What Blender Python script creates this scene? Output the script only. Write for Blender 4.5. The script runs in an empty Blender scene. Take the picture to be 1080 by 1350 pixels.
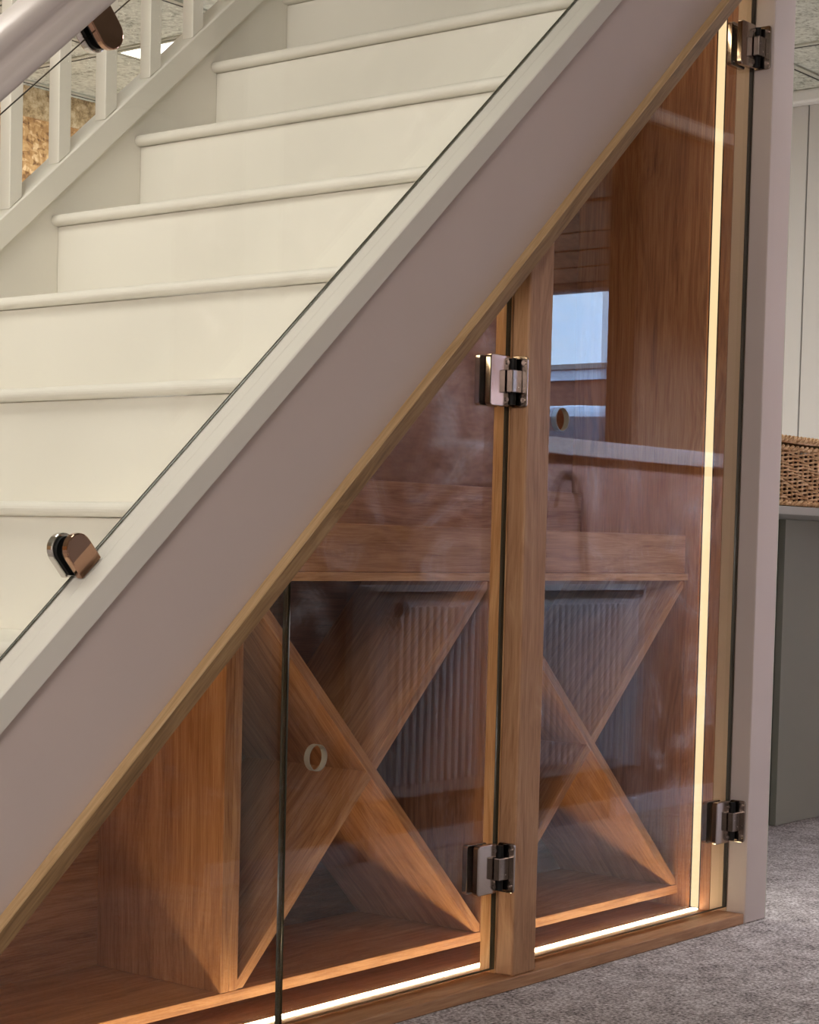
import bpy, bmesh, math, random
from mathutils import Vector, Matrix
random.seed(7)
S = 0.195/0.21965          # pitch of the stair
PHI = math.atan(S)
col = bpy.context.scene.collection
MT = {}

# ------------------------------------------------------------------ materials
def newmat(name):
    m = bpy.data.materials.new(name); m.use_nodes = True
    nt = m.node_tree; nt.nodes.clear()
    out = nt.nodes.new('ShaderNodeOutputMaterial')
    return m, nt, out
def lin(c):
    return tuple(((x/255)/12.92 if x/255 <= .04045 else ((x/255+.055)/1.055)**2.4) for x in c) + (1,)
def N(nt, t, **kw):
    n = nt.nodes.new(t)
    for k, v in kw.items():
        if k in n.inputs: n.inputs[k].default_value = v
        else: setattr(n, k, v)
    return n
def ramp(nt, stops):
    r = nt.nodes.new('ShaderNodeValToRGB')
    e = r.color_ramp.elements
    while len(e) < len(stops): e.new(.5)
    for el, (p, c) in zip(e, stops): el.position = p; el.color = c
    return r
def paint(name, c, rough=.45, spec=.35, bump=.02):
    m, nt, out = newmat(name)
    b = N(nt, 'ShaderNodeBsdfPrincipled'); b.inputs['Roughness'].default_value = rough
    b.inputs['Specular IOR Level'].default_value = spec
    tc = N(nt, 'ShaderNodeTexCoord'); n = N(nt, 'ShaderNodeTexNoise', Scale=3.0, Detail=3.0)
    nt.links.new(tc.outputs['Object'], n.inputs['Vector'])
    c1 = lin(c); c0 = tuple(x*.95 for x in c1[:3]) + (1,)
    r = ramp(nt, [(.3, c0), (.7, c1)]); nt.links.new(n.outputs['Fac'], r.inputs['Fac'])
    nt.links.new(r.outputs['Color'], b.inputs['Base Color'])
    if bump:
        n2 = N(nt, 'ShaderNodeTexNoise', Scale=160.0, Detail=2.0); nt.links.new(tc.outputs['Object'], n2.inputs['Vector'])
        bp = N(nt, 'ShaderNodeBump', Strength=bump*4, Distance=.0006); nt.links.new(n2.outputs['Fac'], bp.inputs['Height'])
        nt.links.new(bp.outputs['Normal'], b.inputs['Normal'])
    nt.links.new(b.outputs['BSDF'], out.inputs['Surface'])
    MT[name] = m; return m
def wood(name, dark, mid, light, rough=.42, sx=1.0, dens=1.0):
    """grain along the object's local X"""
    m, nt, out = newmat(name)
    b = N(nt, 'ShaderNodeBsdfPrincipled'); b.inputs['Roughness'].default_value = rough
    b.inputs['Specular IOR Level'].default_value = .35
    tc = N(nt, 'ShaderNodeTexCoord')
    inf = N(nt, 'ShaderNodeObjectInfo')
    off = N(nt, 'ShaderNodeVectorMath', operation='SCALE'); off.inputs['Scale'].default_value = 7.0
    cmb = N(nt, 'ShaderNodeCombineXYZ')
    for k in 'XYZ': nt.links.new(inf.outputs['Random'], cmb.inputs[k])
    nt.links.new(cmb.outputs[0], off.inputs[0])
    add = N(nt, 'ShaderNodeVectorMath', operation='ADD')
    nt.links.new(tc.outputs['Object'], add.inputs[0]); nt.links.new(off.outputs[0], add.inputs[1])
    # slow warp makes cathedral figure
    mp0 = N(nt, 'ShaderNodeMapping'); mp0.inputs['Scale'].default_value = (1.1*sx, 5*dens, 5*dens)
    nt.links.new(add.outputs[0], mp0.inputs[0])
    big = N(nt, 'ShaderNodeTexNoise', Scale=1.6, Detail=2.0, Distortion=.6); nt.links.new(mp0.outputs[0], big.inputs['Vector'])
    mp = N(nt, 'ShaderNodeMapping'); mp.inputs['Scale'].default_value = (2.2*sx, 70*dens, 70*dens)
    nt.links.new(add.outputs[0], mp.inputs[0])
    wr = N(nt, 'ShaderNodeVectorMath', operation='MULTIPLY_ADD'); wr.inputs[1].default_value = (0, 9, 9)
    nt.links.new(big.outputs['Color'], wr.inputs[0]); nt.links.new(mp.outputs[0], wr.inputs[2])
    f1 = N(nt, 'ShaderNodeTexNoise', Scale=1.0, Detail=5.0, Roughness=.65); nt.links.new(wr.outputs[0], f1.inputs['Vector'])
    mp2 = N(nt, 'ShaderNodeMapping'); mp2.inputs['Scale'].default_value = (14*sx, 420*dens, 420*dens)
    nt.links.new(add.outputs[0], mp2.inputs[0])
    f2 = N(nt, 'ShaderNodeTexNoise', Scale=1.0, Detail=2.0); nt.links.new(mp2.outputs[0], f2.inputs['Vector'])
    mx = N(nt, 'ShaderNodeMath', operation='MULTIPLY_ADD'); mx.inputs[1].default_value = .35
    nt.links.new(f2.outputs['Fac'], mx.inputs[0])
    m2 = N(nt, 'ShaderNodeMath', operation='MULTIPLY'); m2.inputs[1].default_value = .65
    nt.links.new(f1.outputs['Fac'], m2.inputs[0]); nt.links.new(m2.outputs[0], mx.inputs[2])
    r = ramp(nt, [(.33, lin(dark)), (.5, lin(mid)), (.68, lin(light))]); nt.links.new(mx.outputs[0], r.inputs['Fac'])
    nt.links.new(r.outputs['Color'], b.inputs['Base Color'])
    bp = N(nt, 'ShaderNodeBump', Strength=.25, Distance=.0006); nt.links.new(mx.outputs[0], bp.inputs['Height'])
    nt.links.new(bp.outputs['Normal'], b.inputs['Normal'])
    nt.links.new(b.outputs['BSDF'], out.inputs['Surface'])
    MT[name] = m; return m
def metal(name, c, rough=.08):
    m, nt, out = newmat(name)
    b = N(nt, 'ShaderNodeBsdfPrincipled'); b.inputs['Metallic'].default_value = 1
    b.inputs['Base Color'].default_value = lin(c)
    tc = N(nt, 'ShaderNodeTexCoord'); n = N(nt, 'ShaderNodeTexNoise', Scale=90.0); nt.links.new(tc.outputs['Object'], n.inputs['Vector'])
    mr = N(nt, 'ShaderNodeMapRange'); mr.inputs['To Min'].default_value = rough*.7; mr.inputs['To Max'].default_value = rough*1.5
    nt.links.new(n.outputs['Fac'], mr.inputs['Value']); nt.links.new(mr.outputs[0], b.inputs['Roughness'])
    nt.links.new(b.outputs['BSDF'], out.inputs['Surface']); MT[name] = m; return m
def emit(name, c, s):
    m, nt, out = newmat(name)
    e = N(nt, 'ShaderNodeEmission'); e.inputs['Strength'].default_value = s
    tc = N(nt, 'ShaderNodeTexCoord'); n = N(nt, 'ShaderNodeTexNoise', Scale=4.0); nt.links.new(tc.outputs['Object'], n.inputs['Vector'])
    r = ramp(nt, [(0, tuple(x*.97 for x in c)+(1,)), (1, tuple(c)+(1,))]); nt.links.new(n.outputs['Fac'], r.inputs['Fac'])
    nt.links.new(r.outputs['Color'], e.inputs['Color'])
    nt.links.new(e.outputs[0], out.inputs['Surface']); MT[name] = m; return m
def glass(name, tint, f0=.043, k=1.0):
    """clear sheet glass: straight-through transmission plus Schlick reflection, the same for every ray"""
    m, nt, out = newmat(name)
    t = N(nt, 'ShaderNodeBsdfTransparent'); t.inputs['Color'].default_value = tint
    g = N(nt, 'ShaderNodeBsdfGlossy'); g.inputs['Roughness'].default_value = 0.0
    lw = N(nt, 'ShaderNodeLayerWeight'); lw.inputs['Blend'].default_value = .5
    p = N(nt, 'ShaderNodeMath', operation='POWER'); p.inputs[1].default_value = 5
    nt.links.new(lw.outputs['Facing'], p.inputs[0])
    q = N(nt, 'ShaderNodeMath', operation='MULTIPLY_ADD'); q.inputs[1].default_value = (1-f0)*k; q.inputs[2].default_value = f0*k
    nt.links.new(p.outputs[0], q.inputs[0])
    tc = N(nt, 'ShaderNodeTexCoord'); n = N(nt, 'ShaderNodeTexNoise', Scale=1.5); nt.links.new(tc.outputs['Object'], n.inputs['Vector'])
    bp = N(nt, 'ShaderNodeBump', Strength=.02, Distance=.001); nt.links.new(n.outputs['Fac'], bp.inputs['Height'])
    nt.links.new(bp.outputs['Normal'], g.inputs['Normal'])
    mix = N(nt, 'ShaderNodeMixShader'); nt.links.new(q.outputs[0], mix.inputs[0])
    nt.links.new(t.outputs[0], mix.inputs[1]); nt.links.new(g.outputs[0], mix.inputs[2])
    nt.links.new(mix.outputs[0], out.inputs['Surface']); MT[name] = m; return m

paint('stair_paint', (230, 225, 214), .38)
paint('string_paint', (212, 196, 189), .5)
paint('post_paint', (208, 195, 189), .5)
paint('rail_paint', (200, 190, 184), .3)
paint('wall_white', (214, 210, 204), .8)
paint('trim_white', (224, 230, 246), .35)  # white trim with the blue of daylight on the sill put into the colour
paint('panel_white', (182, 180, 176), .6)
paint('unit_paint', (170, 172, 158), .55)
paint('shelf_paint', (176, 174, 166), .5)
paint('pale_edge', (196, 200, 180), .5)
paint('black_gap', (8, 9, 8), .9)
paint('rubber', (10, 10, 10), .6)
paint('radiator_white', (190, 192, 204), .35)
paint('dark_wall', (96, 78, 66), .8)
paint('slat_paint', (150, 146, 140), .6)
paint('car_white', (225, 232, 245), .2, .6)
paint('car_glass', (60, 66, 80), .08, .9)
paint('tyre', (20, 20, 22), .8)
paint('asphalt', (95, 95, 98), .9)
paint('grid_dark', (60, 62, 60), .6)
paint('grid_white', (178, 180, 168), .6)
paint('cornice_white', (205, 206, 204), .6)
wood('oak', (142, 90, 54), (180, 126, 82), (206, 156, 110))
wood('oak_lining_shade', (112, 86, 56), (146, 114, 78), (170, 138, 98), dens=.8)  # lining front darkened in the colour to set it off from its lit top
wood('oak_post', (150, 108, 78), (180, 136, 102), (200, 160, 124), dens=.8)
wood('oak_lit_top', (186, 150, 106), (208, 174, 128), (226, 196, 152))  # lighter oak: light on the lining's upward edge put into the colour
wood('oak_shade', (112, 70, 44), (146, 96, 62), (168, 118, 80))  # darker copy of the oak, with the shade inside the rack painted in
wood('oak_panel', (126, 78, 50), (170, 114, 76), (196, 142, 98))
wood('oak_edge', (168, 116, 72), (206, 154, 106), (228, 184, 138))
wood('ply_red', (124, 82, 60), (150, 104, 78), (172, 124, 94), dens=.25, sx=2)
metal('chrome', (205, 200, 198), .05)
metal('chrome_reflect_tint', (178, 140, 118), .05)  # brown reflection of the room tinted into the metal colour
metal('nickel_dark', (172, 160, 152), .1)
metal('nickel_mid', (150, 140, 134), .22)
emit('led', (1, .80, .50), 24.0)
emit('led_side', (1, .70, .38), 1.4)
emit('led_dim', (1, .78, .48), 12.0)
emit('light_panel', (1, .97, .88), 6.0)
glass('door_glass', (.965, .97, .965, 1), k=1.25)
glass('stair_glass', (.985, .995, .985, 1), k=.9)
glass('window_glass', (.98, .99, .98, 1), k=.8)
glass('glass_edge', (.10, .09, .07, 1), f0=.12)
paint('edge_green', (64, 62, 50), .25, .5)

wood('oak_deep_shade', (60, 34, 24), (88, 54, 38), (112, 72, 52))  # very dark oak: shade at the back of the rack painted in
paint('post_led_tint', (216, 190, 164), .5)  # white post paint with warm LED light mixed into the colour
paint('rim', (150, 145, 132), .3, .6)

def speckle(name, c0, c1, c2, scale, bump=.6, dist=.002, rough=.95):
    m, nt, out = newmat(name)
    b = N(nt, 'ShaderNodeBsdfPrincipled'); b.inputs['Roughness'].default_value = rough
    b.inputs['Specular IOR Level'].default_value = .1
    tc = N(nt, 'ShaderNodeTexCoord'); n = N(nt, 'ShaderNodeTexNoise', Scale=scale, Detail=4.0, Roughness=.75)
    nt.links.new(tc.outputs['Object'], n.inputs['Vector'])
    n2 = N(nt, 'ShaderNodeTexNoise', Scale=scale*.12, Detail=3.0); nt.links.new(tc.outputs['Object'], n2.inputs['Vector'])
    ma = N(nt, 'ShaderNodeMath', operation='MULTIPLY_ADD'); ma.inputs[1].default_value = .2; 
    nt.links.new(n2.outputs['Fac'], ma.inputs[0])
    mb = N(nt, 'ShaderNodeMath', operation='MULTIPLY'); mb.inputs[1].default_value = .8
    nt.links.new(n.outputs['Fac'], mb.inputs[0]); nt.links.new(mb.outputs[0], ma.inputs[2])
    r = ramp(nt, [(.36, lin(c0)), (.5, lin(c1)), (.64, lin(c2))]); nt.links.new(ma.outputs[0], r.inputs['Fac'])
    nt.links.new(r.outputs['Color'], b.inputs['Base Color'])
    bp = N(nt, 'ShaderNodeBump', Strength=bump, Distance=dist); nt.links.new(n.outputs['Fac'], bp.inputs['Height'])
    nt.links.new(bp.outputs['Normal'], b.inputs['Normal'])
    nt.links.new(b.outputs['BSDF'], out.inputs['Surface']); MT[name] = m; return m
speckle('carpet', (84, 78, 78), (192, 184, 184), (255, 252, 254), 170, 1.0, .004)
speckle('ceiling_tile', (128, 130, 120), (190, 194, 184), (206, 210, 200), 55, .5, .002)
speckle('brick', (130, 88, 74), (150, 104, 88), (166, 118, 100), 12, .2)
def plaster():
    m, nt, out = newmat('plaster')
    b = N(nt, 'ShaderNodeBsdfPrincipled'); b.inputs['Roughness'].default_value = .9
    tc = N(nt, 'ShaderNodeTexCoord')
    n = N(nt, 'ShaderNodeTexNoise', Scale=5.5, Detail=9.0, Roughness=.68, Distortion=1.6); nt.links.new(tc.outputs['Object'], n.inputs['Vector'])
    r = ramp(nt, [(.40, lin((112, 84, 78))), (.55, lin((158, 132, 128))), (.64, lin((232, 224, 230)))])
    nt.links.new(n.outputs['Fac'], r.inputs['Fac']); nt.links.new(r.outputs['Color'], b.inputs['Base Color'])
    nt.links.new(b.outputs['BSDF'], out.inputs['Surface']); MT['plaster'] = m
plaster()
def osb():
    m, nt, out = newmat('osb')
    b = N(nt, 'ShaderNodeBsdfPrincipled'); b.inputs['Roughness'].default_value = .8
    tc = N(nt, 'ShaderNodeTexCoord')
    nz = N(nt, 'ShaderNodeTexNoise', Scale=9.0, Detail=2.0); nt.links.new(tc.outputs['Object'], nz.inputs['Vector'])
    ad = N(nt, 'ShaderNodeVectorMath', operation='MULTIPLY_ADD'); ad.inputs[1].default_value = (.06, .06, .06)
    nt.links.new(nz.outputs['Color'], ad.inputs[0]); nt.links.new(tc.outputs['Object'], ad.inputs[2])
    cols = []
    for sc in ((30, 30, 90), (80, 80, 34)):
        mp = N(nt, 'ShaderNodeMapping'); mp.inputs['Scale'].default_value = sc; mp.inputs['Rotation'].default_value = (0, .6 if sc[0] < 30 else -.5, 0)
        nt.links.new(ad.outputs[0], mp.inputs[0])
        v = N(nt, 'ShaderNodeTexVoronoi', Scale=1.0); nt.links.new(mp.outputs[0], v.inputs['Vector']); cols.append(v)
    mx = N(nt, 'ShaderNodeMix', data_type='RGBA'); mx.inputs[0].default_value = .5
    nt.links.new(cols[0].outputs['Color'], mx.inputs[6]); nt.links.new(cols[1].outputs['Color'], mx.inputs[7])
    bw = N(nt, 'ShaderNodeRGBToBW'); nt.links.new(mx.outputs[2], bw.inputs[0])
    r = ramp(nt, [(.22, lin((110, 76, 44))), (.42, lin((176, 134, 86))), (.62, lin((200, 162, 112))), (.8, lin((226, 196, 154)))])
    nt.links.new(bw.outputs[0], r.inputs['Fac']); nt.links.new(r.outputs['Color'], b.inputs['Base Color'])
    nt.links.new(b.outputs['BSDF'], out.inputs['Surface']); MT['osb'] = m
osb()
speckle('osb_strip', (128, 106, 76), (196, 172, 134), (226, 210, 178), 40, .3)
speckle('wicker', (158, 118, 80), (212, 174, 132), (236, 206, 168), 70, .5, .001, .7)

# ------------------------------------------------------------------ object helpers
def props(o, label=None, cat=None, group=None, kind=None):
    if label: o['label'] = label
    if cat: o['category'] = cat
    if group: o['group'] = group
    if kind: o['kind'] = kind
    return o
def empty(name, loc, label, cat, group=None):
    o = bpy.data.objects.new(name, None); o.empty_display_size = .05
    o.location = loc; col.objects.link(o)
    if label: o['kind'] = 'thing'
    return props(o, label, cat, group)
def wloc(p):
    v = Vector((0, 0, 0))
    while p is not None:
        v = v + p.location; p = p.parent
    return v
def finish(name, bm, mat, parent=None, loc=(0, 0, 0), rot=(0, 0, 0), bev=0, smooth=False, seg=2):
    bmesh.ops.recalc_face_normals(bm, faces=bm.faces)
    me = bpy.data.meshes.new(name); bm.to_mesh(me); bm.free()
    mats = mat if isinstance(mat, (list, tuple)) else [mat]
    for k in mats: me.materials.append(MT[k])
    if smooth:
        for p in me.polygons: p.use_smooth = True
    o = bpy.data.objects.new(name, me); col.objects.link(o)
    l = Vector(loc)
    if parent is not None:
        o.parent = parent
        l = l - wloc(parent)
    o.location = l; o.rotation_euler = rot
    if bev:
        b = o.modifiers.new('bevel', 'BEVEL'); b.width = bev; b.segments = seg; b.limit_method = 'ANGLE'; b.angle_limit = math.radians(35)
    return o
def prism(name, pts, y0, y1, mat, parent=None, a=0.0, bev=.0012, **kw):
    """polygon in world x,z extruded in y; the object is turned so that its local X lies at angle a (grain)"""
    cx = sum(p[0] for p in pts)/len(pts); cz = sum(p[1] for p in pts)/len(pts); cy = (y0+y1)/2
    bm = bmesh.new(); ca, sa = math.cos(a), math.sin(a)
    def L(x, z, y):
        dx, dz = x-cx, z-cz
        return (dx*ca+dz*sa, y-cy, -dx*sa+dz*ca)
    f = [bm.verts.new(L(x, z, y0)) for x, z in pts]; b = [bm.verts.new(L(x, z, y1)) for x, z in pts]
    bm.faces.new(f); bm.faces.new(b[::-1])
    n = len(pts)
    for i in range(n): bm.faces.new([f[i], b[i], b[(i+1) % n], f[(i+1) % n]])
    return finish(name, bm, mat, parent, (cx, cy, cz), (0, -a, 0), bev, **kw)
V = math.pi/2
def box(name, x0, x1, y0, y1, z0, z1, mat, parent=None, a=0.0, bev=.0012, **kw):
    return prism(name, [(x0, z0), (x1, z0), (x1, z1), (x0, z1)], y0, y1, mat, parent, a, bev, **kw)
def ybox(name, x0, x1, y0, y1, z0, z1, mat, parent=None, bev=.0012):
    """box whose grain runs in depth"""
    cx, cy, cz = (x0+x1)/2, (y0+y1)/2, (z0+z1)/2
    bm = bmesh.new(); addbox(bm, -(y1-y0)/2, (y1-y0)/2, -(x1-x0)/2, (x1-x0)/2, z0-cz, z1-cz)
    return finish(name, bm, mat, parent, (cx, cy, cz), (0, 0, V), bev)
def addbox(bm, x0, x1, y0, y1, z0, z1):
    v = [bm.verts.new((x, y, z)) for x in (x0, x1) for y in (y0, y1) for z in (z0, z1)]
    for q in ((0, 1, 3, 2), (4, 6, 7, 5), (0, 4, 5, 1), (2, 3, 7, 6), (0, 2, 6, 4), (1, 5, 7, 3)):
        bm.faces.new([v[i] for i in q])
def slope_bar(name, prof, x0, x1, mat, parent=None, bev=0, smooth=False):
    """profile [(y, vertical offset)] swept along the stair pitch with plumb ends; z = S*x + offset"""
    c = Vector(((x0+x1)/2, sum(p[0] for p in prof)/len(prof), S*(x0+x1)/2 + sum(p[1] for p in prof)/len(prof)))
    bm = bmesh.new()
    A = [bm.verts.new(Vector((x0, y, S*x0+o))-c) for y, o in prof]; B = [bm.verts.new(Vector((x1, y, S*x1+o))-c) for y, o in prof]
    bm.faces.new(A); bm.faces.new(B[::-1]); n = len(prof)
    for i in range(n): bm.faces.new([A[i], B[i], B[(i+1) % n], A[(i+1) % n]])
    o = finish(name, bm, mat, parent, c, (0, 0, 0), bev)
    if smooth:
        for p in o.data.polygons: p.use_smooth = len(p.vertices) == 4
    return o
def tube(bm, pts, r, n=8, closed=False):
    rings = []
    m = len(pts)
    for i, p in enumerate(pts):
        p = Vector(p)
        a = Vector(pts[(i-1) % m]) if (closed or i > 0) else p
        b = Vector(pts[(i+1) % m]) if (closed or i < m-1) else p
        t = (b-a).normalized(); u = t.cross(Vector((0, 0, 1)))
        if u.length < 1e-3: u = t.cross(Vector((1, 0, 0)))
        u.normalize(); w = u.cross(t)
        rings.append([bm.verts.new(p + (u*math.cos(2*math.pi*k/n)+w*math.sin(2*math.pi*k/n))*r) for k in range(n)])
    for i in range(m if closed else m-1):
        a, b = rings[i], rings[(i+1) % m]
        for k in range(n): bm.faces.new([a[k], a[(k+1) % n], b[(k+1) % n], b[k]])
    if not closed:
        bm.faces.new(rings[0][::-1]); bm.faces.new(rings[-1])
def sheet(name, outline, holes, y0, y1, parent, mat='door_glass', edge='edge_green'):
    """flat glass sheet with real round holes: front, back and edge faces"""
    cu = bpy.data.curves.new('tmp', 'CURVE'); cu.dimensions = '2D'; cu.fill_mode = 'BOTH'; cu.extrude = (y1-y0)/2
    def sp(pts):
        s = cu.splines.new('POLY'); s.points.add(len(pts)-1)
        for q, (x, z) in zip(s.points, pts): q.co = (x, z, 0, 1)
        s.use_cyclic_u = True
    sp(outline)
    for hx, hz, r in holes: sp([(hx+r*math.cos(2*math.pi*k/40), hz+r*math.sin(2*math.pi*k/40)) for k in range(40)])
    to = bpy.data.objects.new('tmp', cu); col.objects.link(to)
    bpy.context.view_layer.update()
    me = bpy.data.meshes.new_from_object(to.evaluated_get(bpy.context.evaluated_depsgraph_get()))
    bpy.data.objects.remove(to); bpy.data.curves.remove(cu)
    bm = bmesh.new(); bm.from_mesh(me); bpy.data.meshes.remove(me)
    bmesh.ops.remove_doubles(bm, verts=bm.verts, dist=1e-5)
    yc = (y0+y1)/2
    for v in bm.verts: v.co = Vector((v.co.x, v.co.z, v.co.y))
    o = finish(name, bm, [mat, edge], parent, (0, yc, 0))
    for p in o.data.polygons: p.material_index = 0 if abs(p.normal.y) > .7 else 1
    return o

# ------------------------------------------------------------------ setting
def struct(o): o['kind'] = 'structure'; return o
struct(box('floor', -5, 3.7, -3.6, 3.8, -.05, 0, 'carpet', bev=0))
struct(box('ceiling', -5, 3.7, -3.6, 3.8, 2.4, 2.45, 'ceiling_tile', bev=0))
bm = bmesh.new()
gx = [1.85+.6*k for k in range(-11, 4)]; gy = [3.07-.6*k for k in range(-1, 12)]
for x in gx: addbox(bm, x-.012, x+.012, -3.6, 3.75, 2.394, 2.4)
for y in gy: addbox(bm, -5, 3.65, y-.012, y+.012, 2.3935, 2.4)
struct(finish('trim_1', bm, 'grid_white'))
bm = bmesh.new()
for x in gx: addbox(bm, x+.010, x+.016, -3.6, 3.75, 2.3925, 2.3939)
for y in gy: addbox(bm, -5, 3.65, y+.010, y+.016, 2.392, 2.3939)
struct(finish('trim_2', bm, 'grid_dark'))
struct(box('wall_back', -5, 3.7, 3.75, 3.8, 0, 2.4, 'osb', bev=0))
struct(box('trim_3', -5, 3.6, 3.735, 3.75, 2.29, 2.4, 'osb_strip', bev=.001))
struct(box('wall_left', -5.05, -5, -3.6, 3.8, 0, 2.4, 'wall_white', bev=0))
struct(box('wall_front', -5, 3.7, -3.65, -3.6, 0, 2.4, 'wall_white', bev=0))
# right wall: panelled, with the window opening y -2.65..-2.0, z 1.15..1.765
wy0, wy1, wz0, wz1 = -2.62, -2.005, 1.13, 1.765
bm = bmesh.new()
addbox(bm, 3.66, 3.72, -3.6, wy0, 0, 2.4); addbox(bm, 3.66, 3.72, wy1, 3.8, 0, 2.4)
addbox(bm, 3.66, 3.72, wy0, wy1, 0, wz0); addbox(bm, 3.66, 3.72, wy0, wy1, wz1, 2.4)
y = -.9
while y < 3.74:
    addbox(bm, 3.648, 3.66, y, min(y+.096, 3.745), 0, 2.4); y += .1
struct(finish('wall_right', bm, 'panel_white', bev=.003))
struct(box('trim_4', 3.60, 3.648, -.9, 3.735, 2.35, 2.4, 'cornice_white', bev=.01))
bm = bmesh.new()
for a0, a1, b0, b1 in ((wy0, wy0+.03, wz0, wz1), (wy1-.012, wy1, wz0, wz1), (wy0, wy1, wz0, wz0+.03), (wy0, wy1, wz1-.012, wz1)):
    addbox(bm, 3.67, 3.71, a0, a1, b0, b1)
w = struct(finish('window_1', bm, 'trim_white', bev=.002))
bm = bmesh.new(); addbox(bm, 3.688, 3.692, wy0+.03, wy1-.012, wz0+.03, wz1-.012)
finish('window_pane', bm, 'window_glass', w)
# roller shutter box and slats above the window
sh = empty('roller_blind', (3.64, -2.3, 1.78), 'grey slatted roller blind housed above the small far window', 'blind')
bm = bmesh.new()
for z0, z1, d in ((2.10, 2.22, .03), (1.98, 2.09, .012), (1.91, 1.975, .016), (1.845, 1.905, .012), (1.785, 1.84, .016)):
    addbox(bm, 3.648-d, 3.658, -3.2, -2.0, z0, z1)
finish('slat', bm, 'slat_paint', sh, bev=.003)
# wall across the passage: tall part, low part with a sill, dark tall board, cornice
struct(box('wall_opposite', .30, 1.40, -1.07, -.95, 0, 2.4, 'plaster', bev=.002))
struct(box('wall_opposite_low', 1.40, 3.648, -1.07, -.95, 0, 1.0, 'plaster', bev=.002))
struct(box('trim_5', 1.402, 3.645, -1.09, -.92, 1.0, 1.044, 'trim_white', bev=.003))
struct(box('wall_opposite_upper', 2.0, 3.645, -1.07, -.96, 1.045, 2.4, 'dark_wall', bev=.002))
struct(box('trim_6', 2.0, 3.64, -.96, -.93, 1.955, 1.99, 'wall_white', bev=.003))
struct(box('baseboard_opposite', .305, 3.64, -.95, -.935, 0, .05, 'trim_white', bev=.003))
struct(box('trim_7', .39, .46, -.95, -.90, .052, 2.38, 'wall_white', bev=.004))

# radiator under the sill, seen mirrored in the doors
rx0, rx1, rz0, rz1, ry = .75, 1.92, .15, .655, -.885
rad = empty('radiator', ((rx0+rx1)/2, -.90, rz0), 'white ribbed panel radiator, seen mirrored in the lower glass doors', 'radiator')
bm = bmesh.new()
n = 36; w = (rx1-rx0-.16)/n
for i in range(n):
    x = rx0+.08+i*w
    addbox(bm, x+w*.18, x+w*.82, ry, ry+.018, rz0+.03, rz1-.05)
addbox(bm, rx0+.012, rx1-.012, ry-.02, ry+.006, rz0, rz1-.012)
finish('front_panel', bm, 'radiator_white', rad, bev=.004)
bm = bmesh.new(); addbox(bm, rx0+.03, rx1-.03, -.945, -.925, rz0, rz1-.012); finish('rear_panel', bm, 'radiator_white', rad, bev=.003)
for a in (rx0, rx1-.012):
    bm = bmesh.new(); addbox(bm, a, a+.012, -.94, ry+.02, rz0, rz1); finish('side_cover', bm, 'radiator_white', rad, bev=.003)
bm = bmesh.new()
for i in range(60):
    x = rx0+.02+i*(rx1-rx0-.04)/60; addbox(bm, x, x+.010, -.93, ry, rz1-.008, rz1)
addbox(bm, rx0+.012, rx1-.012, ry, ry+.02, rz1-.014, rz1+.001)
finish('top_grille', bm, 'radiator_white', rad, bev=0)
bm = bmesh.new(); tube(bm, [(rx0+.06, -.86, .60), (rx0+.06, -.83, .60)], .018, 16); tube(bm, [(rx0+.06, -.865, .58), (rx0+.06, -.845, .55)], .012, 12)
finish('valve', bm, 'chrome', rad, smooth=False)
for a in (rx0+.05, rx1-.07):
    bm = bmesh.new(); addbox(bm, a, a+.02, -.93, -.91, 0.001, rz0); finish('pipe', bm, 'chrome', rad, bev=.004)
bm = bmesh.new()
tube(bm, [(1.58, -.945, .86), (1.60, -.94, .93), (1.635, -.94, .955), (1.67, -.94, .94), (1.70, -.94, .88), (1.72, -.94, .80), (1.735, -.94, .70), (1.74, -.94, .66)], .006, 8)
props(finish('cable', bm, 'rubber', smooth=True), 'thin dark cable looping down the bare plaster wall above the radiator', 'cable')

# outside, seen mirrored through the window
struct(box('ground', 3.8, 60, -40, 20, -.12, -.05, 'asphalt', bev=0))
bd = empty('warehouse', (26, -16, -.05), 'low brick unit building with a white fascia band across the yard', 'building')
box('brick_wall', 25, 34, -34, -4, -.05, 3.60, 'brick', bd, bev=.01)
box('fascia_band', 24.9, 34, -34.1, -3.9, 3.60, 3.78, 'car_white', bd, bev=.01)
box('roof_edge', 24.8, 34.2, -34.2, -3.8, 3.78, 3.87, 'slat_paint', bd, bev=.01)
box('wall_sign', 24.95, 24.99, -15.9, -14.6+.0, 3.15, 3.27, 'car_white', bd, bev=.002)
car = empty('parked_car', (8.9, -5.6, -.05), 'white car parked in the yard beyond the small window', 'car')
def yprism(name, pts, x0, x1, mat, parent, bev=.01, smooth=False):
    bm = bmesh.new()
    A = [bm.verts.new((x0, y, z)) for y, z in pts]; B = [bm.verts.new((x1, y, z)) for y, z in pts]
    bm.faces.new(A); bm.faces.new(B[::-1]); n = len(pts)
    for i in range(n): bm.faces.new([A[i], B[i], B[(i+1) % n], A[(i+1) % n]])
    return finish(name, bm, mat, parent, (0, 0, 0), (0, 0, 0), bev, smooth)
yprism('body', [(-8.1, .25), (-8.15, .9), (-8.0, 1.25), (-7.5, 1.5), (-6.9, 1.64), (-6.1, 1.69), (-5.2, 1.695), (-4.6, 1.66), (-4.2, 1.56), (-3.9, 1.38), (-3.4, 1.06), (-2.9, .95), (-2.7, .75), (-2.68, .3), (-3.0, .25)], 8.0, 9.7, 'car_white', car, .04)
yprism('side_window', [(-7.4, 1.0), (-7.2, 1.42), (-6.6, 1.58), (-5.6, 1.625), (-4.95, 1.61), (-4.78, 1.58), (-4.92, 1.50), (-5.1, 1.38), (-5.22, 1.22), (-5.3, 1.0)], 7.985, 8.0, 'car_glass', car, .002)
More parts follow.
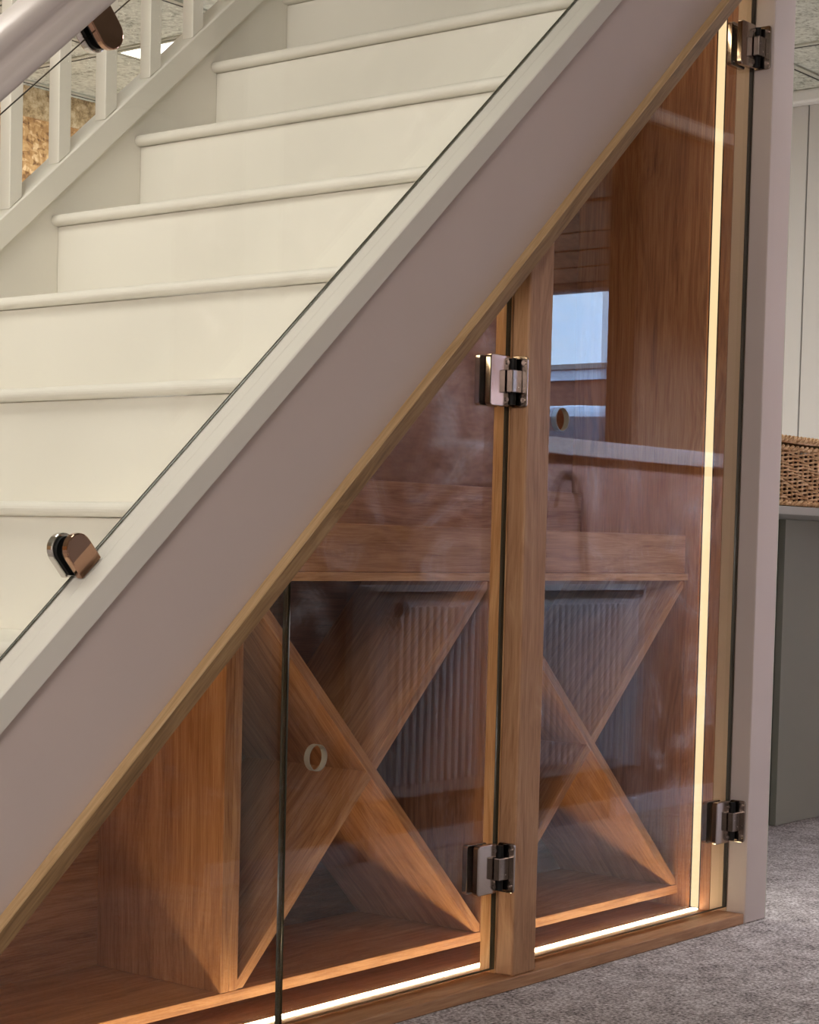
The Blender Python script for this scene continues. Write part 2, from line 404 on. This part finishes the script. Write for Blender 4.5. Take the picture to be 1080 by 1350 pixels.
yprism('side_window', [(-4.98, 1.0), (-4.93, 1.2), (-4.84, 1.36), (-4.68, 1.5), (-4.5, 1.53), (-4.3, 1.45), (-4.0, 1.2), (-3.8, 1.02)], 7.985, 8.0, 'car_glass', car, .002)
for yy in (-7.2, -3.6):
    for xx in (8.06, 9.5):
        bm = bmesh.new(); tube(bm, [(xx-.12, yy, .28), (xx+.1, yy, .28)], .33, 28)
        finish('wheel', bm, 'tyre', car)

# ------------------------------------------------------------------ staircase
st = empty('staircase', (-1.0, .55, 0), 'white painted straight staircase with bullnosed treads and a sloping side string', 'staircase')
POFF_B, CAP = 1.513, 1.560
GO = .21965
XT, ZT, YL = -.1013, 1.390, 1.1076
xe = .7935                                   # string meets the post
zl = lambda x, o: S*x+o
prism('side_string', [(-1.26/S, .001), (xe, zl(xe, 1.262)), (xe, zl(xe, POFF_B+.004)), (-(POFF_B+.004)/S, .001)], 0, .044, 'string_paint', st, PHI, .0015)
prism('far_string', [(-1.26/S, .001), (.95, zl(.95, 1.26)), (.95, zl(.95, POFF_B+.004)), (-(POFF_B+.004)/S, .001)], YL, YL+.035, 'stair_paint', st, PHI, .0015)
slope_bar('base_rail', [(-.012, POFF_B), (-.012, CAP-.002), (-.009, CAP), (.0185, CAP), (.0205, CAP-.003), (.0205, CAP-.016), (.0255, CAP-.016), (.0265, CAP-.0065), (.0575, CAP-.0065), (.0575, POFF_B+.004), (.045, POFF_B+.004), (.045, POFF_B)], -1.70, xe, 'stair_paint', st, .001)
slope_bar('base_rail', [(1.090, POFF_B), (1.090, CAP+.012), (1.093, CAP+.015), (1.152, CAP+.015), (1.155, CAP+.012), (1.155, POFF_B)], -1.70, .9, 'stair_paint', st, .001)
for i in range(-6, 5):
    x = XT+i*GO; z = ZT+i*.195
    # tread with rounded nosing and scotia below
    prof = [(x+.012+.011*math.cos(t)-.012+.0, z-.011+.011*math.sin(t)) for t in [math.pi/2+k*math.pi/8 for k in range(9)]]
    pts = [(a+.0, b) for a, b in prof]
    x2 = x+GO+.03
    pts = [(x+.011+.011*math.cos(t), z-.011+.011*math.sin(t)) for t in [math.pi/2+k*math.pi/10 for k in range(11)]]
    pts += [(x+.014, z-.022), (x2, z-.022), (x2, z)]
    o = prism('tread', pts, .0445, YL-.0005, 'stair_paint', st, 0, 0)
    zb = z-.195 if i > -6 else .001
    prism('riser', [(x+.017, zb), (x+.017, z-.023), (x+.029, z-.023), (x+.029, zb)], .0445, YL-.0005, 'stair_paint', st, 0, .0008)
hp = [(-.042, 2.279), (-.046, 2.284), (-.047, 2.292), (-.045, 2.300), (-.039, 2.306), (-.032, 2.311), (-.029, 2.318), (-.029, 2.326), (-.034, 2.333), (-.036, 2.341), (-.034, 2.350), (-.027, 2.358), (-.014, 2.363), (0, 2.364)]
rail = [(.050+a, b) for a, b in hp]+[(.050-a, b) for a, b in hp[-2::-1]]
o = slope_bar('handrail', rail, -1.70, .06, 'rail_paint', st, 0, True)
slope_bar('handrail', [(y+1.071, z-.0) for y, z in rail], -1.70, .06, 'stair_paint', st, 0, True)
for k in range(-9, 9):
    x = -.203+.1215*k
    top = min(zl(x, 2.284), 2.385)
    z0 = zl(x-.0155, CAP+.016); z1 = zl(x+.0155, CAP+.016)
    if top < 2.38: pts = [(x-.0155, z0), (x+.0155, z1), (x+.0155, zl(x+.0155, 2.284)), (x-.0155, zl(x-.0155, 2.284))]
    else: pts = [(x-.0155, z0), (x+.0155, z1), (x+.0155, top), (x-.0155, top)]
    prism('baluster', pts, 1.094, 1.125, 'stair_paint', st, V, .0015)
box('newel_post', .7942, .880, 0, .0435, .001, 2.392, 'post_paint', st, V, .0022)
box('newel_post_rear', .7942, .880, .044, .0825, .001, 2.392, 'post_led_tint', st, V, .001)  # rear of the white post, LED light painted in as a tan tint
# slim filler under the soffit closes the flight from below
# ------------------------------------------------------------------ glass balustrade with clamps
gb = empty('glass_balustrade', (-.5, .05, 1.1), 'clear glass balustrade sheet clamped between the white base rail and handrail', 'balustrade')
sheet('glass_pane', [(-1.58, zl(-1.58, 1.556)), (.0, zl(.0, 1.556)), (.79, zl(.79, 1.556)), (.79, 2.38), ((2.38-2.244)/S, 2.38), (-1.58, zl(-1.58, 2.244))], [],   .0500, .0560, gb, 'stair_glass', 'edge_green')
def dpts(w, h, n=14, inset=0.0):
    r = w/2-inset
    return [(-w/2+inset, 0), (w/2-inset, 0)] + [(r*math.cos(t), h-w/2+r*math.sin(t)) for t in [k*math.pi/n for k in range(n+1)]]
def clamp(cx, cz, up, label):
    c = empty('glass_clamp', (cx, .05, cz), label, 'clamp')
    a = PHI if up else PHI+math.pi
    def piece(name, y0, y1, pts, mat, bev):
        bm = bmesh.new()
        A = [bm.verts.new((x, y0-.05, z)) for x, z in pts]; B = [bm.verts.new((x, y1-.05, z)) for x, z in pts]
        bm.faces.new(A); bm.faces.new(B[::-1]); n = len(pts)
        for i in range(n): bm.faces.new([A[i], B[i], B[(i+1) % n], A[(i+1) % n]])
        return finish(name, bm, mat, c, (cx, .05, cz), (0, -a, 0), bev)
    piece('front_plate', .029, .0405, dpts(.043, .054), 'chrome_reflect_tint', .0018)
    piece('rear_plate', .0595, .071, dpts(.043, .054), 'chrome', .0018)
    piece('rubber_gasket', .0407, .0453, dpts(.043, .052, inset=.003), 'rubber', 0)
    piece('rubber_gasket', .0547, .0593, dpts(.043, .052, inset=.003), 'rubber', 0)
    piece('foot_block', .0408, .0592, [(-.0195, -.001), (.0195, -.001), (.0195, .004), (-.0195, .004)], 'chrome', .0005)
    return c
clamp(-.949, S*-.949+1.5555, True, 'polished D-shaped glass clamp standing on the white base rail, lower left')
clamp(-.951, S*-.951+2.2765, False, 'polished D-shaped glass clamp hanging under the handrail, top left')

# ------------------------------------------------------------------ oak cupboard frame
P0, P1 = -.0059, .0622
fr = empty('understair_cupboard', (0, .05, 0), 'oak-framed cupboard under the stairs with three glass doors and warm light strips', 'cupboard')
TO, TB = 1.279, 1.2465
xl0, xl1 = -TB/S+.022/S, .7935
prism('sloping_lining', [(-1.374, .0225), (xl1, zl(xl1, TB)), (xl1, zl(xl1, TO-.0035)), (-1.374-.0325, .0225)], -.02, -.0008, 'oak_lining_shade', fr, PHI, .0006)
prism('lining_lit_top', [(-1.374-.0328, .0225), (xl1, zl(xl1, TO-.0032)), (xl1, zl(xl1, TO)), (-1.374-.0365, .0225)], -.0202, -.0008, 'oak_lit_top', fr, PHI, .0005)  # lining's top edge as a pale strip, its light put into the colour
prism('sloping_lining', [(-1.374, .0225), (xl1, zl(xl1, TB)), (xl1, zl(xl1, 1.2595)), (-1.388, .0225)], 0, .16, 'oak_lining_shade', fr, PHI, .001)
prism('centre_post', [(P0, .0215), (P1, .0215), (P1, zl(P1, TB-.001)), (P0, zl(P0, TB-.001))], .007, .043, 'oak_post', fr, V, .003)
prism('post_rear_lit', [(P0, .0215), (P1, .0215), (P1, zl(P1, TB-.001)), (P0, zl(P0, TB-.001))], .0435, .0765, 'oak_edge', fr, V, .001)  # rear of the centre post, LED glow painted in with lighter oak
box('threshold', -1.40, .7935, .0022, .062, .0005, .0213, 'oak_post', fr, 0, .0015)
box('floor_board', -1.40, .7935, .0625, .47, .0005, .0165, 'oak_panel', fr, 0, .0008)
# floor LED channel
box('led_strip', -1.30, .7900, .1075, .121, .0166, .0185, 'led', fr, 0, 0)
# right lining panel with a vertical LED channel
prism('side_panel', [(.7942, .0005), (.812, .0005), (.812, 2.0), (.7942, zl(.794, TB))], .0832, .1065, 'oak_panel', fr, V, .0008)
prism('side_panel', [(.7942, .0005), (.812, .0005), (.812, 2.0), (.7942, zl(.794, TB))], .1335, .47, 'oak_panel', fr, V, .0008)
box('led_channel', .801, .812, .1065, .1335, .0005, 1.93, 'black_gap', fr, V, 0)
box('led_strip', .7955, .8008, .1125, .1275, .019, 1.90, 'led_side', fr, V, 0)
# strips on the hidden sides of the frame
prism('led_strip', [(-1.25, zl(-1.25, TB-.004)), (xl1-.01, zl(xl1-.01, TB-.004)), (xl1-.01, zl(xl1-.01, TB-.001)), (-1.25, zl(-1.25, TB-.001))], .112, .122, 'led_dim', fr, PHI, 0)
# soffit and back
prism('soffit_board', [(-1.374, .0225), (.80, zl(.80, TB)), (.80, zl(.80, 1.2595)), (-1.388, .0225)], .1605, .47, 'oak_panel', fr, PHI, .0005)
prism('back_panel', [(-1.355, .017), (.793, .017), (.793, zl(.793, TB-.004)), ], .4505, .4695, 'ply_red', fr, 0, 0)
box('end_cover', .8805, .8885, .004, .47, .0005, 1.735, 'pale_edge', fr, V, .0008)

# ------------------------------------------------------------------ wine rack unit
RY0, RY1 = .159, .449
rk = empty('wine_rack', (.13, .3, .017), 'oak wine rack with two X-shaped bottle bays and a deep top fascia', 'wine rack')
ZB0, ZB1, ZC0, ZC1, ZF = .043, .061, .692, .706, .785
DX0, DX1 = -.5598, -.5225
zs = lambda x: zl(x, TB-.005)
prism('base_board', [(-1.30, ZB0), (.7935, ZB0), (.7935, ZB1), (-1.28, ZB1)], RY0, RY1, 'oak', rk, 0, .0012)
box('plinth_support', -1.2, .785, .24, .26, .017, ZB0-.0005, 'oak_panel', rk, 0, .001)
for a, b in ((DX0, -.5415), (-.5405, DX1)):
    prism('divider', [(a, ZB1+.0005), (b, ZB1+.0005), (b, zs(b)), (a, zs(a))], RY0, RY1, 'oak', rk, V, .001)
x0 = (ZC0-TB+.006)/S
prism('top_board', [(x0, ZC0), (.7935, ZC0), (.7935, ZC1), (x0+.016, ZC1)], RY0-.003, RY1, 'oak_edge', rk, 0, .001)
x1 = (ZC1-TB+.006)/S
prism('fascia', [(x1, ZC1+.0005), (.784, ZC1+.0005), (.784, ZF), (x1+.089, ZF)], RY0, RY0+.018, 'oak', rk, 0, .0015)
box('back_ledge', -.42, .7935, .425, .449, ZC1+.0005, .871, 'oak', rk, 0, .0012)
box('end_panel', .784, .7935, RY0, RY1, ZB1+.0005, ZC0-.0005, 'oak_shade', rk, V, .0008)
box('divider', .105, .123, RY0, RY1, ZB1+.0005, ZC0-.0005, 'oak_shade', rk, V, .001)
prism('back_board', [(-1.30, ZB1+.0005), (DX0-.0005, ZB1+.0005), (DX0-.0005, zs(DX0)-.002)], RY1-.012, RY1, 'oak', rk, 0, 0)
box('back_board', DX1, .784, RY1-.012, RY1, ZB1+.0005, ZC0-.0005, 'oak_deep_shade', rk, 0, 0)
def arm(xa, za, xb, zb, t, y0, clip=None):
    """board on the diagonal of a bay, its ends cut to the bay corners"""
    L = math.hypot(xb-xa, zb-za); dx = t*L/abs(zb-za)/2; dz = t*L/abs(xb-xa)/2; s = 1 if zb > za else -1
    sgx = 1 if xb > xa else -1
    pts = [(xa, za), (xa+dx*sgx, za), (xb, zb-dz*s), (xb, zb), (xb-dx*sgx, zb), (xa, za+dz*s)]
    return prism('diagonal_shelf', pts, y0, RY1-.0125, 'oak', rk, math.atan2(zb-za, xb-xa) if xb > xa else math.atan2(za-zb, xa-xb), .001)
c0, c1 = ZB1+.001, ZC0-.001
for xa, xb in ((DX1+.0005, .1045), (.1235, .7835)):
    arm(xa, c0, xb, c1, .019, RY0+.002)
    if xa < 0:
        # upper end is cut by the sloping lining
        k = (c0-c1)/(xb-xa)
        a = math.atan(k); t = .019/math.cos(a)/2
        # centre line z = c1 + k (x-xa)
        f = lambda o: ((c1+o-k*xa)-(TB-.006))/(S-k)
        xu, xd = f(t), f(-t)
        pts = [(xu, c1+t+k*(xu-xa)), (xd, c1-t+k*(xd-xa)), (xb-.5*.019/abs(math.sin(a)), c0), (xb, c0), (xb, c0+t)]
        prism('diagonal_shelf', pts, RY0+.0005, RY1-.0125, 'oak', rk, a, .001)
    else:
        arm(xa, c1, xb, c0, .019, RY0+.0005)

# ------------------------------------------------------------------ glass doors
DY0, DY1 = .0425, .0525
gz = .030
TG = TB-.006
xA0, xA1 = (gz-TG)/S+.03, -.5525
da = sheet('glass_door', [(xA0, gz), (xA1, gz), (xA1, zl(xA1, TG)), (xA0, zl(xA0, TG))], [], DY0, DY1, fr); da['label'] = 'triangular clear glass door at the low left end'
xB0, xB1 = -.5475, P0-.004
db = sheet('glass_door', [(xB0, gz), (xB1, gz), (xB1, zl(xB1, TG)), (xB0, zl(xB0, TG))], [(-.478, .428, .0205)], DY0, DY1, fr); db['label'] = 'middle glass door hinged on the oak centre post'
xC0, xC1 = P1+.004, .7925
dc = sheet('glass_door', [(xC0, gz), (xC1, gz), (xC1, zl(xC1, TG)), (xC0, zl(xC0, TG))], [(.1515, .9785, .0205)], DY0, DY1, fr); dc['label'] = 'tall right glass door hinged on the white post'
def ring(parent, x, z):
    bm = bmesh.new(); n = 40
    R = [[bm.verts.new((x+r*math.cos(2*math.pi*k/n), y, z+r*math.sin(2*math.pi*k/n))) for k in range(n)] for r, y in ((.0206, DY0-.0003), (.0206, DY1+.0003), (.0196, DY1+.0003), (.0196, DY0-.0003))]
    for a in range(4):
        A, B = R[a], R[(a+1) % 4]
        for k in range(n): bm.faces.new([A[k], A[(k+1) % n], B[(k+1) % n], B[k]])
    o = finish('finger_hole_rim', bm, 'rim', parent, (0, 0, 0)); return o
ring(db, -.478, .428); ring(dc, .1515, .9785)
# highlight on the middle door's edge, painted as a thin bright strip
box('edge_highlight', xB0-.0012, xB0-.0002, DY1-.0028, DY1, gz, zl(xB0, TG)-.004, 'rim', db, V, 0)

def rrect(x0, x1, z0, z1, r, n=5):
    pts = []
    for cx, cz, a0 in ((x1-r, z0+r, -V), (x1-r, z1-r, 0), (x0+r, z1-r, V), (x0+r, z0+r, 2*V)):
        pts += [(cx+r*math.cos(a0+V*k/n), cz+r*math.sin(a0+V*k/n)) for k in range(n+1)]
    return pts
def hinge(door, xw, zc):
    """wall-to-glass hinge; xw = face of the post it is screwed to (post on its right)"""
    h = empty('hinge_body', (0, 0, 0), None, None); h.parent = door; h.location = Vector((xw-.04, .03, zc))-wloc(door)
    hz = .0425
    def P(name, pts, y0, y1, mat, bev):
        return prism(name, pts, y0, y1, mat, h, 0, bev)
    P('front_plate', rrect(xw-.074, xw-.019, zc-hz, zc+hz, .006), .0305, .042, 'nickel_dark', .0015)
    P('rear_plate', rrect(xw-.074, xw-.019, zc-hz, zc+hz, .006), .053, .064, 'nickel_dark', .0015)
    P('knuckle', [(xw-.031, zc-.019), (xw-.0045, zc-.019), (xw-.0045, zc+.019), (xw-.031, zc+.019)], .0165, .0295, 'nickel_mid', .0015)
    bm = bmesh.new(); tube(bm, [(xw-.013, .030, zc-hz+.004), (xw-.013, .030, zc+hz-.004)], .0062, 20)
    finish('barrel', bm, 'rubber', h, (0, 0, 0))
    # leaf screwed to the post: a rounded plate lying in the y-z plane
    bm = bmesh.new(); pts = rrect(.006, .0415, zc-hz, zc+hz, .006)
    A = [bm.verts.new((xw-.0045, y, z)) for y, z in pts]; B = [bm.verts.new((xw-.0003, y, z)) for y, z in pts]
    bm.faces.new(A); bm.faces.new(B[::-1]); n = len(pts)
    for i in range(n): bm.faces.new([A[i], B[i], B[(i+1) % n], A[(i+1) % n]])
    finish('wall_plate', bm, 'nickel_dark', h, (0, 0, 0), bev=.001)
    for dz in (-.031, .031):
        bm = bmesh.new(); tube(bm, [(xw-.0062, .0135, zc+dz), (xw-.0040, .0135, zc+dz)], .0042, 16)
        tube(bm, [(xw-.0068, .0135, zc+dz), (xw-.0061, .0135, zc+dz)], .0016, 6)
        finish('screw', bm, 'nickel_mid', h)
        bm = bmesh.new(); tube(bm, [(xw-.028, .0285, zc+dz), (xw-.028, .0312, zc+dz)], .0036, 16)
        finish('screw', bm, 'nickel_mid', h)
    return h
# hinges: one mesh level deeper than their door
def merge_hinge(door, xw, zc):
    """the hinge's plates, knuckle, barrel and screws as one mesh, a sub-part of its door"""
    h = hinge(door, xw, zc); bpy.context.view_layer.update()
    dg = bpy.context.evaluated_depsgraph_get()
    org = Vector((xw-.04, .03, zc)); bm = bmesh.new(); mats = []
    for k in list(h.children):
        me = bpy.data.meshes.new_from_object(k.evaluated_get(dg)); me.transform(Matrix.Translation(wloc(k)-org))
        mn = k.data.materials[0]
        if mn not in mats: mats.append(mn)
        for p in me.polygons: p.material_index = mats.index(mn)
        bm.from_mesh(me); bpy.data.meshes.remove(me); bpy.data.objects.remove(k)
    bpy.data.objects.remove(h)
    me = bpy.data.meshes.new('hinge'); bm.to_mesh(me); bm.free()
    for m in mats: me.materials.append(m)
    o = bpy.data.objects.new('hinge', me); col.objects.link(o); o.parent = door; o.location = org-wloc(door)
    o['label'] = 'polished metal hinge'
merge_hinge(db, P0, 1.030); merge_hinge(db, P0, .2075)
merge_hinge(dc, .7942, 1.7525); merge_hinge(dc, .7942, .2085)

# ------------------------------------------------------------------ open shelf unit and wicker basket, right edge
su = empty('shelf_unit', (2.3, .6, 0), 'grey-green painted open shelf unit standing behind the white post', 'shelf unit')
box('shelf', 1.20, 3.0, .30, .66, .845, .865, 'shelf_paint', su, 0, .0015)
box('back_panel', 2.095, 2.98, .62, .64, .001, .8445, 'unit_paint', su, V, .001)
box('gap_shade_board', 1.205, 2.98, .641, .66, .0005, .8445, 'black_gap', su, 0, 0)  # black board added to paint the dark of the open gap
box('side_panel', 2.982, 3.0, .30, .66, .0005, .8445, 'unit_paint', su, V, .001)
box('side_panel', 1.20, 1.218, .55, .64, .0005, .8445, 'unit_paint', su, V, .001)
def basket():
    bx0, bx1, by0, by1, z0 = 1.36, 1.96, .33, .62, .870
    b = empty('wicker_basket', ((bx0+bx1)/2, (by0+by1)/2, z0), 'brown woven wicker basket with a lid, sitting on the open shelf', 'basket')
    per = []
    r = .03; n = 6
    def P(s, infl):
        # rounded rectangle parametrised by arc length
        w, d = bx1-bx0, by1-by0
        segs = [(w-2*r), V*r, (d-2*r), V*r, (w-2*r), V*r, (d-2*r), V*r]; T = sum(segs); s = s % T
        i = 0
        while s > segs[i]: s -= segs[i]; i += 1
        cor = [(bx1-r, by0+r, -V), (bx1-r, by1-r, 0), (bx0+r, by1-r, V), (bx0+r, by0+r, 2*V)]
        if i == 0: return (bx0+r+s, by0-infl)
        if i == 2: return (bx1+infl, by0+r+s)
        if i == 4: return (bx1-r-s, by1+infl)
        if i == 6: return (bx0-infl, by1-r-s)
        cx, cy, a0 = cor[(i-1)//2]; a = a0+s/r
        return (cx+(r+infl)*math.cos(a), cy+(r+infl)*math.sin(a))
    T = 2*(bx1-bx0-2*r)+2*(by1-by0-2*r)+4*V*r
    NS = int(T/.026)//2*2; pitch = T/NS
    bm = bmesh.new()
    H = .130; rows = 16
    M = NS*5
    for k in range(rows):
        z = z0+.008+k*H/rows
        ph = (k % 2)*math.pi
        pts = []
        for j in range(M):
            s = T*j/M; off = .0042*math.cos(math.pi*s/pitch+ph)
            x, y = P(s, off+.004); pts.append((x, y, z+.0022*math.sin(math.pi*s/pitch*.5+k*1.3)))
        tube(bm, pts, .0031, 6, closed=True)
    finish('woven_side', bm, 'wicker', b, smooth=True)
    bm = bmesh.new()
    for j in range(NS):
        x, y = P(T*j/NS+pitch/2, .0035); tube(bm, [(x, y, z0+.002), (x, y, z0+H+.008)], .0030, 6)
    finish('stake', bm, 'wicker', b, smooth=True)
    bm = bmesh.new()
    for k, (zz, ex) in enumerate(((z0+H+.006, .006), (z0+.004, .006))):
        for q in range(2):
            pts = []
            for j in range(NS*6):
                s = T*j/(NS*6); a = 2*math.pi*s/.05+q*math.pi
                x, y = P(s, ex+.0035*math.cos(a)); pts.append((x, y, zz+.0035*math.sin(a)))
            tube(bm, pts, .0042, 6, closed=True)
    finish('rim', bm, 'wicker', b, smooth=True)
    bm = bmesh.new(); addbox(bm, bx0+.004, bx1-.004, by0+.004, by1-.004, z0+.001, z0+H-.004); finish('lining', bm, 'basket_dark', b)
    zl_ = z0+H+.025
    bm = bmesh.new()
    for q in range(3):
        pts = []
        for j in range(NS*6):
            s = T*j/(NS*6); a = 2*math.pi*s/.06+q*2*math.pi/3
            x, y = P(s, .006+.005*math.cos(a)); pts.append((x, y, zl_+.005*math.sin(a)))
        tube(bm, pts, .0042, 6, closed=True)
    x = bx0+.01; i = 0
    while x < bx1-.01:
        tube(bm, [(x, by0+t*(by1-by0)/20, zl_+.006+.003*math.cos(math.pi*t+i*math.pi)) for t in range(21)], .0042, 6); x += .010; i += 1
    finish('lid', bm, 'wicker', b, smooth=True)
paint('basket_dark', (60, 36, 22), .9)
basket()

# ------------------------------------------------------------------ lights
def ceiling_light(x0, y0, label, strength='light_panel'):
    c = empty('ceiling_light', (x0+.3, y0+.3, 2.385), label, 'ceiling light', 'square light panels in the tiled ceiling')
    bm = bmesh.new(); addbox(bm, x0+.012, x0+.588, y0+.012, y0+.588, 2.3905, 2.3935); finish('diffuser', bm, strength, c)
    bm = bmesh.new()
    for a in ((x0, x0+.6, y0, y0+.012), (x0, x0+.6, y0+.588, y0+.6), (x0, x0+.012, y0+.012, y0+.588), (x0+.588, x0+.6, y0+.012, y0+.588)):
        addbox(bm, *a, 2.389, 2.3925)
    finish('frame', bm, 'grid_white', c)
ceiling_light(1.85, 2.47, 'square ceiling light panel glowing between the white balusters')
def area(name, loc, target, size, power, color, size_y=None):
    d = bpy.data.lights.new(name, 'AREA'); d.energy = power; d.color = color; d.size = size
    if size_y: d.shape = 'RECTANGLE'; d.size_y = size_y
    o = bpy.data.objects.new(name, d); col.objects.link(o); o.location = loc
    o.rotation_euler = (Vector(target)-Vector(loc)).to_track_quat('-Z', 'Y').to_euler(); return o
WARM = (1.0, .965, .89)
area('stair_light', (-1.05, .65, 2.37), (-.7, .6, 1.0), .9, 25.5, WARM)
area('rear_light', (1.3, 2.6, 2.36), (1.3, 2.6, 0), 1.2, 50, (1, .97, .9))
area('right_light', (2.3, 1.2, 2.36), (2.3, 1.4, 0), .8, 9, (1, .97, .95))
area('passage_light', (-3.9, -2.1, 2.25), (-.9, 0, .3), 1.3, 84, (1, .91, .87))
area('passage_light_end', (2.7, -.35, 2.36), (2.3, -.95, .6), .5, 12.0, (1, .92, .92))
def point(name, loc, power, color, r=.35):
    d = bpy.data.lights.new(name, 'POINT'); d.energy = power; d.color = color; d.shadow_soft_size = r
    o = bpy.data.objects.new(name, d); col.objects.link(o); o.location = loc
point('rear_fill', (2.3, 3.0, .7), 42, (1, .97, .92))  # unseen point light added behind the stairs for ambient fill
point('corner_fill', (2.9, 1.1, 1.0), 5, (1, .97, .94), .2)  # added fill light for the right corner, no lamp stands there
point('room_fill', (-4.4, 1.0, 1.3), 40, (1, .92, .88))  # unseen fill added on the left to lift the ambient light
area('sill_fill', (1.9, -.40, 1.45), (1.9, -.95, .88), 1.4, 18, (.78, .85, 1.0), .12).data.spread = math.radians(85)  # added unseen light standing in for daylight on the sill
area('floor_fill', (1.1, -.40, 2.36), (1.1, -.45, 0), .5, 4.0, (1, .96, .95)).data.spread = math.radians(70)  # added unseen light to brighten the passage carpet
area('left_light', (-4.0, 1.2, 2.36), (-4.0, 1.2, 0), 1.0, 26, (1, .95, .88))
area('window_room_light', (3.0, -2.6, 2.36), (3.3, -2.4, 0), .6, 8, (1, .95, .9))

w = bpy.data.worlds.new('world'); bpy.context.scene.world = w; w.use_nodes = True
nt = w.node_tree; nt.nodes.clear()
out = nt.nodes.new('ShaderNodeOutputWorld'); bg = nt.nodes.new('ShaderNodeBackground')
tc = nt.nodes.new('ShaderNodeTexCoord'); mp = N(nt, 'ShaderNodeMapping'); mp.inputs['Scale'].default_value = (2, 2, 9)
nt.links.new(tc.outputs['Generated'], mp.inputs[0])
n = N(nt, 'ShaderNodeTexNoise', Scale=2.0, Detail=4.0); nt.links.new(mp.outputs[0], n.inputs['Vector'])
r = ramp(nt, [(.35, (.36, .58, 1.0, 1)), (.7, (.60, .78, 1.0, 1))]); nt.links.new(n.outputs['Fac'], r.inputs['Fac'])
nt.links.new(r.outputs['Color'], bg.inputs['Color']); bg.inputs['Strength'].default_value = 8.5
nt.links.new(bg.outputs[0], out.inputs['Surface'])

# ------------------------------------------------------------------ camera
cam = bpy.data.cameras.new('camera'); co = bpy.data.objects.new('camera', cam); col.objects.link(co)
yaw, pitch, roll, f = -.896, -.054, .0239, 2531.2
F = Vector((math.sin(-yaw)*math.cos(pitch), math.cos(yaw)*math.cos(pitch), math.sin(pitch)))
R = Vector((F.y, -F.x, 0)).normalized(); U = R.cross(F)
R2 = R*math.cos(roll)+U*math.sin(roll); U2 = U*math.cos(roll)-R*math.sin(roll)
co.matrix_world = Matrix(((R2.x, U2.x, -F.x, -2.6527), (R2.y, U2.y, -F.y, -1.8671), (R2.z, U2.z, -F.z, .7564), (0, 0, 0, 1)))
cam.sensor_fit = 'AUTO'; cam.sensor_width = 36; cam.lens = f*36/1350
cam.shift_y = (852.2-675)/1350; cam.shift_x = (540-538.5)/1350
cam.clip_start = .05; cam.clip_end = 200
sc = bpy.context.scene; sc.camera = co
sc.view_settings.view_transform = 'Standard'; sc.view_settings.look = 'None'; sc.view_settings.exposure = 0
sc.cycles.use_denoising = True
sc.cycles.max_bounces = 10; sc.cycles.transparent_max_bounces = 16
sc.cycles.caustics_reflective = False; sc.cycles.caustics_refractive = False
